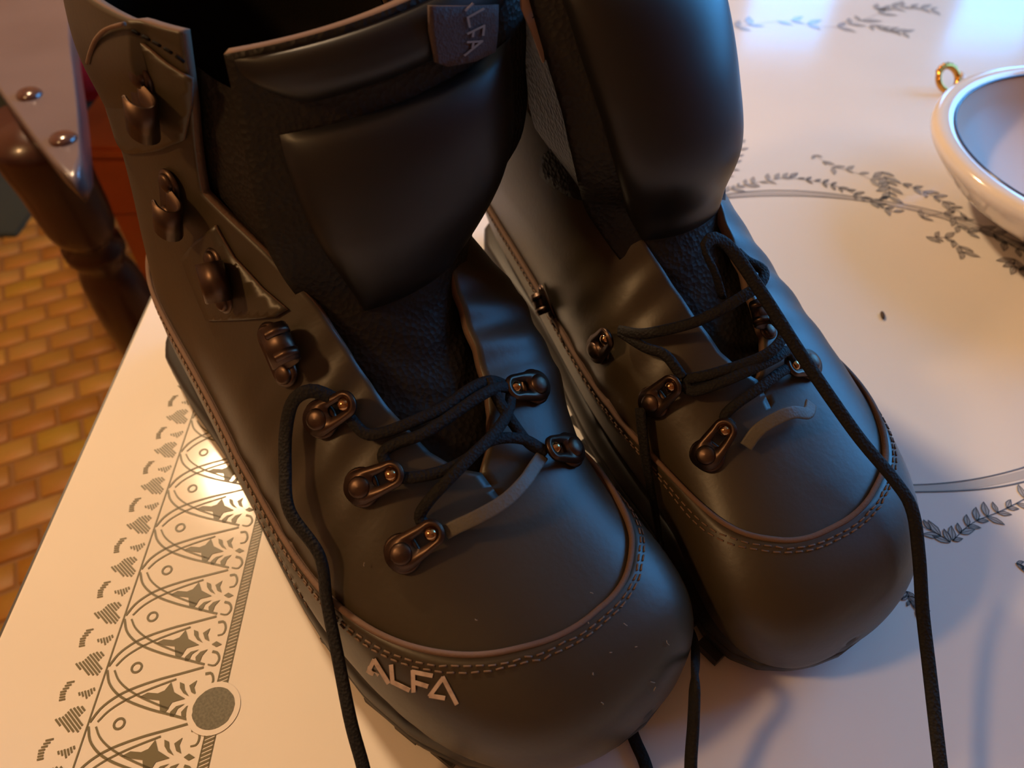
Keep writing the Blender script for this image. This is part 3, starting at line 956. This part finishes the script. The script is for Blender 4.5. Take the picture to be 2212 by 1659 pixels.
for q in (('open', (318, 205), (356, 236), False), ('open', (376, 425), (420, 468), False), ('open', (482, 605), (522, 598), False), ('open', (606, 765), (650, 738)),
          ('ball', (698, 905), (748, 880)), ('ball', (785, 1052), (850, 1027)), ('ball', (872, 1195), (940, 1150)),
          ('ball', (1150, 838), (1092, 848)), ('ball', (1225, 975), (1165, 985))):
    hook(bootA, *q, size=1.25 if q[0] == 'open' else .95)
for q in (('open', (1188, 650), (1228, 620)), ('ball', (1300, 752), (1348, 715)), ('ball', (1415, 868), (1472, 826)), ('ball', (1528, 985), (1575, 927)),
          ('open', (1648, 690), (1612, 690)), ('ball', (1738, 790), (1700, 800))):
    hook(bootB, *q, size=.92)

# ------------------------------------------------------------------ laces
def to_local(b, Pw):
    Mi = np.linalg.inv(b['S'].M); Pw = np.asarray(Pw, float)
    return Pw @ Mi[:3, :3].T + Mi[:3, 3]
def lace_pts(b, L, surf='S'):
    """(x, y, 's', off): on the boot; (x, y, z): at height z over the table"""
    out, up = [], []
    for q in L:
        if len(q) == 4:
            s = b['T'] if q[2] == 't' else b['S']
            u, v = s.pick(q[0], q[1])
            out.append(s.at(np.array([u]), np.array([v]), np.array([q[3]]))[0]); up.append(s.normal(np.array([u]), np.array([v]))[0])
        else:
            out.append(to_local(b, at_z(*q))); up.append(np.array([0, 0, 1.0]))
    return np.array(out), np.array(up)
def lace(b, L, w=.0046, th=.0026, n=60, mt='lace', name='lace', m=10, twist=None, flat=.75):
    p, up = lace_pts(b, L)
    V, F = sweep(p, w, th, up, n=n, m=m, twist=twist, flat=flat)
    return link(name, mesh(name, V, F), M[mt], b['root'])
s_ = 's'
# near boot: the rows across the opening
lace(bootA, [(752, 890, s_, .004), (790, 935, s_, .004), (825, 938, s_, .005), (885, 918, s_, .007), (948, 890, s_, .008), (1000, 853, s_, .008), (1045, 835, s_, .007), (1092, 848, s_, .005)], .0042, .003)
lace(bootA, [(850, 1027, s_, .004), (830, 985, s_, .004), (853, 963, s_, .005), (916, 940, s_, .008), (1011, 875, s_, .010), (1060, 850, s_, .008), (1092, 850, s_, .005)], .0042, .003)
lace(bootA, [(850, 1030, s_, .004), (885, 1035, s_, .006), (948, 1025, s_, .008), (995, 1003, s_, .009), (1043, 965, s_, .009), (1110, 960, s_, .007), (1165, 985, s_, .005)], .0042, .003)
lace(bootA, [(938, 1150, s_, .004), (908, 1120, s_, .004), (925, 1085, s_, .007), (960, 1045, s_, .011), (1000, 1000, s_, .012), (1043, 956, s_, .011), (1078, 905, s_, .008), (1092, 852, s_, .005)], .0042, .003)
lace(bootA, [(962, 1152, s_, .0045), (980, 1143, s_, .007), (1027, 1123, s_, .010), (1075, 1095, s_, .011), (1113, 1057, s_, .010), (1138, 1022, s_, .007), (1160, 992, s_, .0045)], .0050, .0012, mt='lacebar', name='webbing_loop', flat=.35)
lace(bootA, [(1165, 985, s_, .004), (1120, 960, s_, .006), (1060, 880, s_, .008), (1040, 830, s_, .008)], .0042, .003)
# near boot: loose end hanging down the outer side, past the toe and off towards the viewer
lace(bootA, [(748, 878, s_, .003), (722, 856, s_, .005), (692, 843, s_, .007), (664, 862, s_, .008), (652, 920, s_, .008), (657, 1000, s_, .009), (672, 1090, s_, .010),
             (690, 1200, .080), (706, 1300, .066), (730, 1420, .053), (758, 1560, .040), (785, 1659, .030), (812, 1780, .018), (850, 1960, .0035), (905, 2200, .0026)], .0050, .0026, 110)
# far boot
lace(bootB, [(1575, 927, s_, .005), (1560, 905, s_, .005), (1580, 880, s_, .007), (1620, 850, s_, .008), (1665, 815, s_, .007), (1700, 800, s_, .005)], .0042, .003)
lace(bootB, [(1475, 828, s_, .004), (1496, 848, s_, .006), (1543, 836, s_, .009), (1590, 816, s_, .011), (1638, 792, s_, .011), (1672, 774, s_, .009), (1700, 796, s_, .005)], .0044, .003)
lace(bootB, [(1475, 822, s_, .004), (1530, 815, s_, .008), (1606, 792, s_, .012), (1640, 765, s_, .013), (1650, 735, s_, .012), (1638, 705, s_, .009), (1622, 690, s_, .006)], .0044, .003)
lace(bootB, [(1348, 712, s_, .004), (1400, 722, s_, .007), (1480, 709, s_, .010), (1527, 687, s_, .013), (1559, 665, s_, .015), (1588, 642, s_, .016), (1594, 612, s_, .015), (1572, 585, s_, .012), (1556, 560, s_, .010)], .0044, .003)
lace(bootB, [(1350, 716, s_, .004), (1400, 750, s_, .006), (1440, 770, s_, .006), (1475, 818, s_, .005)], .0042, .003)
lace(bootB, [(1605, 970, s_, .0045), (1622, 940, s_, .008), (1654, 918, s_, .010), (1685, 907, s_, .010), (1722, 904, s_, .007), (1735, 880, s_, .005)], .0050, .0012, mt='lacebar', name='webbing_loop', flat=.35)
lace(bootB, [(1560, 640, .118), (1545, 590, .128), (1524, 545, .136), (1530, 520, .140), (1550, 516, .139), (1585, 545, .134), (1650, 640, .122), (1740, 780, .106), (1850, 938, .090), (1930, 1035, .078), (1970, 1100, .070), (1985, 1200, .058),
             (1993, 1320, .044), (2008, 1450, .034), (2030, 1640, .024), (2050, 1800, .014), (2080, 2000, .0035), (2110, 2200, .0026)], .0050, .0026, 110, twist=[.7, .7, .5, .3, .2, .1, 0, 0])
lace(bootB, [(1398, 875, s_, .005), (1410, 930, s_, .006), (1426, 1010, s_, .006), (1444, 1100, s_, .006), (1470, 1190, s_, .010), (1490, 1280, s_, .012), (1500, 1370, s_, .012), (1501, 1460, .044), (1498, 1560, .034), (1492, 1659, .026), (1494, 1800, .014), (1496, 2000, .0035), (1500, 2200, .0026)], .0048, .0026, 90)
lace(bootA, [(1352, 1545, .0035), (1372, 1600, .0028), (1390, 1640, .0026), (1402, 1680, .0026), (1430, 1790, .0026), (1450, 1950, .0026)], .0050, .0024, 40)

# ------------------------------------------------------------------ panels, seams, lettering
def px_patch(name, b, poly, off, m, surf='S', thick=.0012, **k):
    s = b[surf]
    return patch(name, s, [s.pick(*p) for p in poly], off, m, b['root'], thick, **k)
LE = [M['leather'], M['edge']]
px_patch('cuff_panel', bootA, [(172, 95), (195, 172), (220, 240), (243, 298), (275, 328), (312, 329), (350, 322), (402, 300), (418, 230), (420, 168), (330, 105), (285, 70), (250, 80), (232, 110), (222, 130)], .0014, LE)
px_patch('eyelet_panel', bootA, [(397, 558), (420, 528), (452, 500), (470, 485), (510, 555), (570, 620), (625, 668), (600, 684), (540, 690), (452, 692), (430, 640)], .0014, LE)
px_patch('gusset_panel', bootB, [(1178, 330), (1215, 305), (1240, 330), (1262, 400), (1272, 436), (1235, 425), (1190, 400), (1168, 375)], .0012, M['gusset'])
def seam(name, b, L, off, w, m, surf='S', n=40):
    s = b[surf]
    p = np.array([s.on(x, y, off) for x, y in L])
    V, F = sweep(p, w, w * .8, n=n, m=6)
    return link(name, mesh(name, V, F), M[m], b['root'])
seam('collar_seam', bootA, [(221, 130), (228, 105), (240, 78), (262, 55), (304, 36)], .0048, .0016, 'edge')
def dashes(name, b, L, off, ln, gap, w, m, surf='S', par=None):
    s = b[surf]
    p = resample(np.array([s.on(x, y, off) for x, y in L]), 200)
    d = np.r_[0, np.cumsum(np.linalg.norm(np.diff(p, axis=0), axis=1))]
    V, F, q = [], [], 0.0
    while q + ln < d[-1]:
        e = [np.array([np.interp(x, d, p[:, k]) for k in range(3)]) for x in (q, q + ln / 2, q + ln)]
        v, f = sweep(np.array([e[0], e[1], e[2]]), w, w * .8, n=4, m=5)
        k = len(V); V += list(v); F += [tuple(i + k for i in ff) for ff in f]
        q += ln + gap
    return tag(link(name, mesh(name, V, F), M[m], b['root']), kind='stuff')
dashes('cuff_stitching', bootA, [(300, 62), (340, 84), (380, 108), (425, 142)], .0022, .0028, .0014, .0011, 'lining')
dashes('side_stitching', bootA, [(560, 1085), (600, 1165), (640, 1240), (680, 1308)], .0026, .0026, .0016, .0007, 'thread')

def letter(name, b, strokes, w, off, m, surf='S', flat_end=True):
    s = b[surf]; V, F = [], []
    for (x0, y0), (x1, y1) in strokes:
        d = np.array([x1 - x0, y1 - y0], float); L = np.linalg.norm(d); d /= L; nrm = np.array([-d[1], d[0]])
        k = len(V); n = 7
        for i in range(n):
            c = np.array([x0, y0]) + d * L * i / (n - 1)
            for sg in (-1, 1): V.append(s.on(*(c + nrm * sg * w / 2), off))
        F += [(k + 2 * i, k + 2 * i + 1, k + 2 * i + 3, k + 2 * i + 2) for i in range(n - 1)]
    me = mesh(name, V, F)
    o = link(name, me, M[m], b['root'], False)
    md = o.modifiers.new('thickness', 'SOLIDIFY'); md.thickness = .00015; md.offset = 0
    return o
def c7(L): return [tuple((606 + x / 3.16, 1124 + y / 3.16) for x, y in s) for s in L]
for L in ([((634, 1008), (676, 920)), ((672, 918), (774, 1078)), ((640, 1000), (706, 1028))],
          [((786, 958), (800, 1078)), ((792, 1066), (912, 1128))],
          [((928, 998), (938, 1142)), ((920, 1008), (1058, 1040)), ((930, 1074), (1030, 1108))],
          [((1040, 1172), (1128, 1052)), ((1122, 1048), (1220, 1228)), ((1040, 1166), (1142, 1186))]):
    letter('toe_letter', bootA, c7(L), 8.5, .0026, 'white_print')

# woven loop on the tongue with its lettering
tl = px_patch('tongue_label', bootA, [(905, 5), (907, 60), (920, 128), (945, 138), (1000, 128), (1040, 108), (1044, 60), (1044, 5)], .0066, M['label_cloth'], 'T', .0014, du=.02, dv=.05)
for L in ([((974, 16), (990, 0))], [((980, 30), (1012, 12)), ((979, 28), (984, 52))], [((979, 66), (1013, 49)), ((1013, 47), (1011, 71)), ((992, 58), (990, 73))],
          [((979, 84), (1011, 83)), ((1010, 82), (974, 114)), ((992, 84), (990, 97))]):
    letter('label_letter', bootA, L, 4.5, .0071, 'label_text', 'T')

# tan size label inside the collar of the far boot
def on_plane(b, yl, px, py):
    """where a sight line meets the plane y = yl of the boot's own frame"""
    Mi = np.linalg.inv(b['S'].M); o = Mi[:3, :3] @ np.array([0, 0, H]) + Mi[:3, 3]; d = Mi[:3, :3] @ ray(px, py)
    return o + d * (yl - o[1]) / d[1]
def flat_panel(name, b, yl, poly, th, m):
    p = [Vector(on_plane(b, yl, *q)) for q in poly]
    bm = bmesh.new(); vs = [bm.verts.new(q) for q in p]; bm.faces.new(vs)
    bmesh.ops.recalc_face_normals(bm, faces=bm.faces)
    o = link(name, bm_mesh(name, bm), M[m], b['root'], False)
    md = o.modifiers.new('thickness', 'SOLIDIFY'); md.thickness = th; md.offset = 0
    return o
flat_panel('size_label', bootB, .146, [(1122, -40), (1212, -40), (1204, 10), (1197, 55), (1189, 90), (1172, 136), (1148, 70), (1126, 20)], .0012, 'size_label')
def flat_letter(name, b, yl, strokes, w, m):
    V, F = [], []
    for (x0, y0), (x1, y1) in strokes:
        d = np.array([x1 - x0, y1 - y0], float); d /= np.linalg.norm(d); nn = np.array([-d[1], d[0]]) * w / 2
        k = len(V)
        for e, sg in (((x0, y0), 1), ((x1, y1), 1), ((x1, y1), -1), ((x0, y0), -1)): V.append(on_plane(b, yl, *(np.array(e) + nn * sg)))
        F.append((k, k + 1, k + 2, k + 3))
    return link(name, mesh(name, V, F), M[m], b['root'], False)
for L in ([((1149, 22), (1156, 20)), ((1156, 20), (1160, 25)), ((1160, 25), (1158, 32)), ((1158, 32), (1150, 39))], [((1176, 22), (1176, 29)), ((1176, 29), (1181, 29)), ((1181, 29), (1181, 22))],
          [((1191, 22), (1186, 24)), ((1186, 24), (1191, 28)), ((1191, 28), (1186, 31))], [((1177, 45), (1177, 52)), ((1177, 52), (1182, 52)), ((1182, 52), (1182, 45))]):
    flat_letter('size_letter', bootB, .1468, L, 2.4, 'ink')

# lint and dust on the near toe
random.seed(8)
SV, SF = [], []
for cx, cy in [(1335, 1312), (1345, 1350), (1430, 1385), (1398, 1465), (1402, 1478), (1312, 1408), (1365, 1395), (1272, 1284), (1028, 1338), (795, 1216)] + [(random.uniform(1250, 1440), random.uniform(1290, 1520)) for _ in range(3)]:
    a = random.uniform(0, PI); l = random.uniform(2, 5)
    q = np.array([bootA['S'].on(cx + math.cos(a) * l * k + random.uniform(-2, 2), cy + math.sin(a) * l * k, .0027) for k in (-1, -.3, .3, 1)])
    v, f = sweep(q, .0003, .0003, n=6, m=4); k = len(SV); SV += list(v); SF += [tuple(i + k for i in ff) for ff in f]
tag(link('lint', mesh('lint', SV, SF), M['hair'], bootA['root']), kind='stuff')

# ------------------------------------------------------------------ bowl, ring, crumb
BC = (.40, .43)
bowl = thing('bowl', (BC[0], BC[1], TZ), 0, 'wide white china bowl with a dark blue rim line', 'bowl')
out_p = [(.0, .0015), (.040, .0015), (.044, 0), (.050, .0), (.053, .003), (.080, .013), (.100, .025), (.113, .038), (.1195, .046), (.1208, .050), (.1200, .0535), (.1160, .0550), (.1100, .0545), (.1070, .0530)]
in_p = [(.1070, .0530), (.1030, .0460), (.0950, .0350), (.0800, .0240), (.0550, .0155), (.0300, .0120), (.0, .0115)]
def smooth_prof(p, n): return [tuple(q) for q in resample(np.array(p), n)]
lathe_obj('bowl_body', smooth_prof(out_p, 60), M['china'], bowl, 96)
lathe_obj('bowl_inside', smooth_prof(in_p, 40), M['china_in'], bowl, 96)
V, F = [], []
lathe_obj('rim_line', [(.1068 + .0011 * math.cos(a), .0531 + .0009 * math.sin(a)) for a in np.linspace(0, 2 * PI, 9)], M['blue_line'], bowl, 96)

rp = at_z(2036, 196, 0)
ringo = thing('gold_ring', (rp[0], rp[1], TZ), math.radians(20), 'small gold ring with a stone lying behind the bowl', 'ring')
RT = Matrix.Translation((0, 0, .0107)) @ Matrix.Rotation(math.radians(48), 4, 'X')
band = [(.0100 + .0022 * math.cos(a), .0028 * math.sin(a)) for a in np.linspace(0, 2 * PI, 11)]
lathe_obj('band', band, M['gold'], ringo, 40, RT)
bm = bmesh.new()
bmesh.ops.create_icosphere(bm, subdivisions=1, radius=.0042, matrix=RT @ Matrix.Translation((.0125, 0, 0)))
link('stone', bm_mesh('stone', bm), M['gem'], ringo, False)
for k in range(6):
    a = (k - 2.5) * .33
    bm = bmesh.new()
    bmesh.ops.create_icosphere(bm, subdivisions=2, radius=.0026, matrix=RT @ Matrix.Translation((.0112 * math.cos(a + PI / 2), .0112 * math.sin(a + PI / 2), 0)))
    link('setting_bead', bm_mesh('setting_bead', bm), M['gold'], ringo)

cpnt = at_z(1905, 682, 0)
crumb = bpy.data.objects.new('crumb', None)
bm = bmesh.new()
bmesh.ops.create_icosphere(bm, subdivisions=2, radius=1)
for v in bm.verts:
    v.co = Vector((v.co.x * .0013, v.co.y * .0036 * (1 - .2 * v.co.y), max(v.co.z, -.8) * .0012 + .00096))
cr = link('seed', bm_mesh('seed', bm), M['crumb'])
cr.location = (cpnt[0], cpnt[1], TZ); cr.rotation_euler = (0, 0, -.2)
tag(cr, 'single dark seed lying alone on the bare table', 'seed')

# ------------------------------------------------------------------ high stool beside the table
ZS = -.03
stool = thing('wooden_stool', (-.52, .80, 0), 0, 'high dark wooden stool with turned legs beside the table', 'stool')
sp_ = np.array([-.52, .80, -TZ])
outl = [(150, -420), (140, -120), (150, 0), (152, 90), (164, 190), (172, 290), (172, 392), (150, 384), (100, 335), (45, 262), (0, 200), (-70, 90), (-150, -70), (-200, -240), (-120, -430), (20, -480)]
pts = np.array([at_z(x, y, ZS) for x, y in outl])
ring = resample(np.r_[pts, pts[:1]], 90)[:-1]
cen = ring.mean(0)
V, F = [], []
lv = [(0, .012), (0, .0), (-.0, 0)]
levels = [(-.034, .024), (-.032, .018), (-.026, .010), (-.010, .001), (-.004, .003), (-.001, .008), (0, .016)]
for z, ins in levels:
    d = cen - ring; d[:, 2] = 0; d /= np.linalg.norm(d, axis=1)[:, None]
    q = ring + d * ins; q[:, 2] = ZS + z
    V += list(q - sp_)
n = len(ring)
F = grid_faces(len(levels), n, True) + [tuple(range(n - 1, -1, -1)), tuple(range((len(levels) - 1) * n, len(levels) * n))]
me = mesh('seat', V, F)
bm = bmesh.new(); bm.from_mesh(me); bmesh.ops.recalc_face_normals(bm, faces=bm.faces); bm.to_mesh(me); bm.free()
so = link('seat', me, M['wood_rail'], stool)
for p in so.data.polygons: p.use_smooth = len(p.vertices) == 4
for x, y in ((64, 206), (137, 302)):
    p = at_z(x, y, ZS) - sp_
    lathe_obj('plug', [(.0118, -.002), (.0115, .002), (.009, .0045), (.005, .0058), (.0005, .0062)], M['plug'], stool, 24, Matrix.Translation(Vector(p)))
def turned(name, p0, p1, prof, m, n=28):
    """turned leg from p0 (top) to p1 (bottom), prof = (fraction, radius)"""
    p0, p1 = np.asarray(p0, float), np.asarray(p1, float)
    ax = Vector(p1 - p0); L = ax.length
    Mx = Matrix.Translation(Vector(p0)) @ ax.to_track_quat('Z', 'Y').to_matrix().to_4x4()
    pr = [(1e-4, 0)] + [(r, f * L) for f, r in resample(np.array(prof), 60)] + [(1e-4, L)]
    return lathe_obj(name, pr, m, stool, n, Mx)
prof = [(0, .022), (.08, .030), (.16, .036), (.20, .034), (.215, .025), (.23, .031), (.245, .035), (.262, .030), (.275, .026), (.33, .034), (.45, .037), (.62, .033), (.75, .024), (.78, .031), (.80, .024), (.9, .022), (1, .017)]
def tp_(x, y, z): return np.array((x, y, z)) - sp_
turned('leg', tp_(-.462, .652, ZS - .025), tp_(-.548, .800, -TZ), [(0, .040), (.05, .041), (.1, .038), (.16, .037)] + prof[3:], M['wood_dark'])
turned('leg', tp_(-.44, .92, ZS - .025), tp_(-.44, .97, -TZ), prof, M['wood_dark'])
turned('leg', tp_(-.78, .66, ZS - .025), tp_(-1.05, .72, -TZ), prof, M['wood_dark'])
turned('leg', tp_(-.95, .90, ZS - .025), tp_(-1.30, 1.10, -TZ), prof, M['wood_dark'])
# a low orange chest-like stool behind it
st2 = thing('orange_stool', (-.50, 1.21, 0), 0, 'low orange varnished stool half hidden behind the dark stool', 'stool')
box_obj('seat', (0, 0, .425), (.42, .34, .022), M['wood_orange'], st2, .006)
for nm, c, s in (('apron', (0, -.155, .362), (.38, .02, .104)), ('apron', (0, .155, .362), (.38, .02, .104)), ('apron', (-.18, 0, .362), (.02, .29, .104)), ('apron', (.18, 0, .362), (.02, .29, .104))):
    box_obj(nm, c, s, M['wood_orange'], st2, .003)
for x in (-1, 1):
    for y in (-1, 1):
        box_obj('leg', (x * .155, y * .13, .157), (.05, .05, .314), M['wood_orange'], st2, .004)
# red bag on the floor far behind
bagp = (-1.22, 2.06)
bag = thing('red_bag', (bagp[0], bagp[1], .0125), .2, 'red fabric bag on the floor far behind the stools', 'bag')
bm = bmesh.new(); box(bm, (0, 0, .15), (.36, .2, .30), bevel=.05, seg=4)
bo = link('bag_body', bm_mesh('bag_body', bm), M['red'], bag)
V, F = sweep([(-.1, 0, .28), (-.09, 0, .36), (0, 0, .41), (.09, 0, .36), (.1, 0, .28)], .03, .006, up=(0, 1, 0), n=24)
link('handle', mesh('handle', V, F), M['red'], bag)
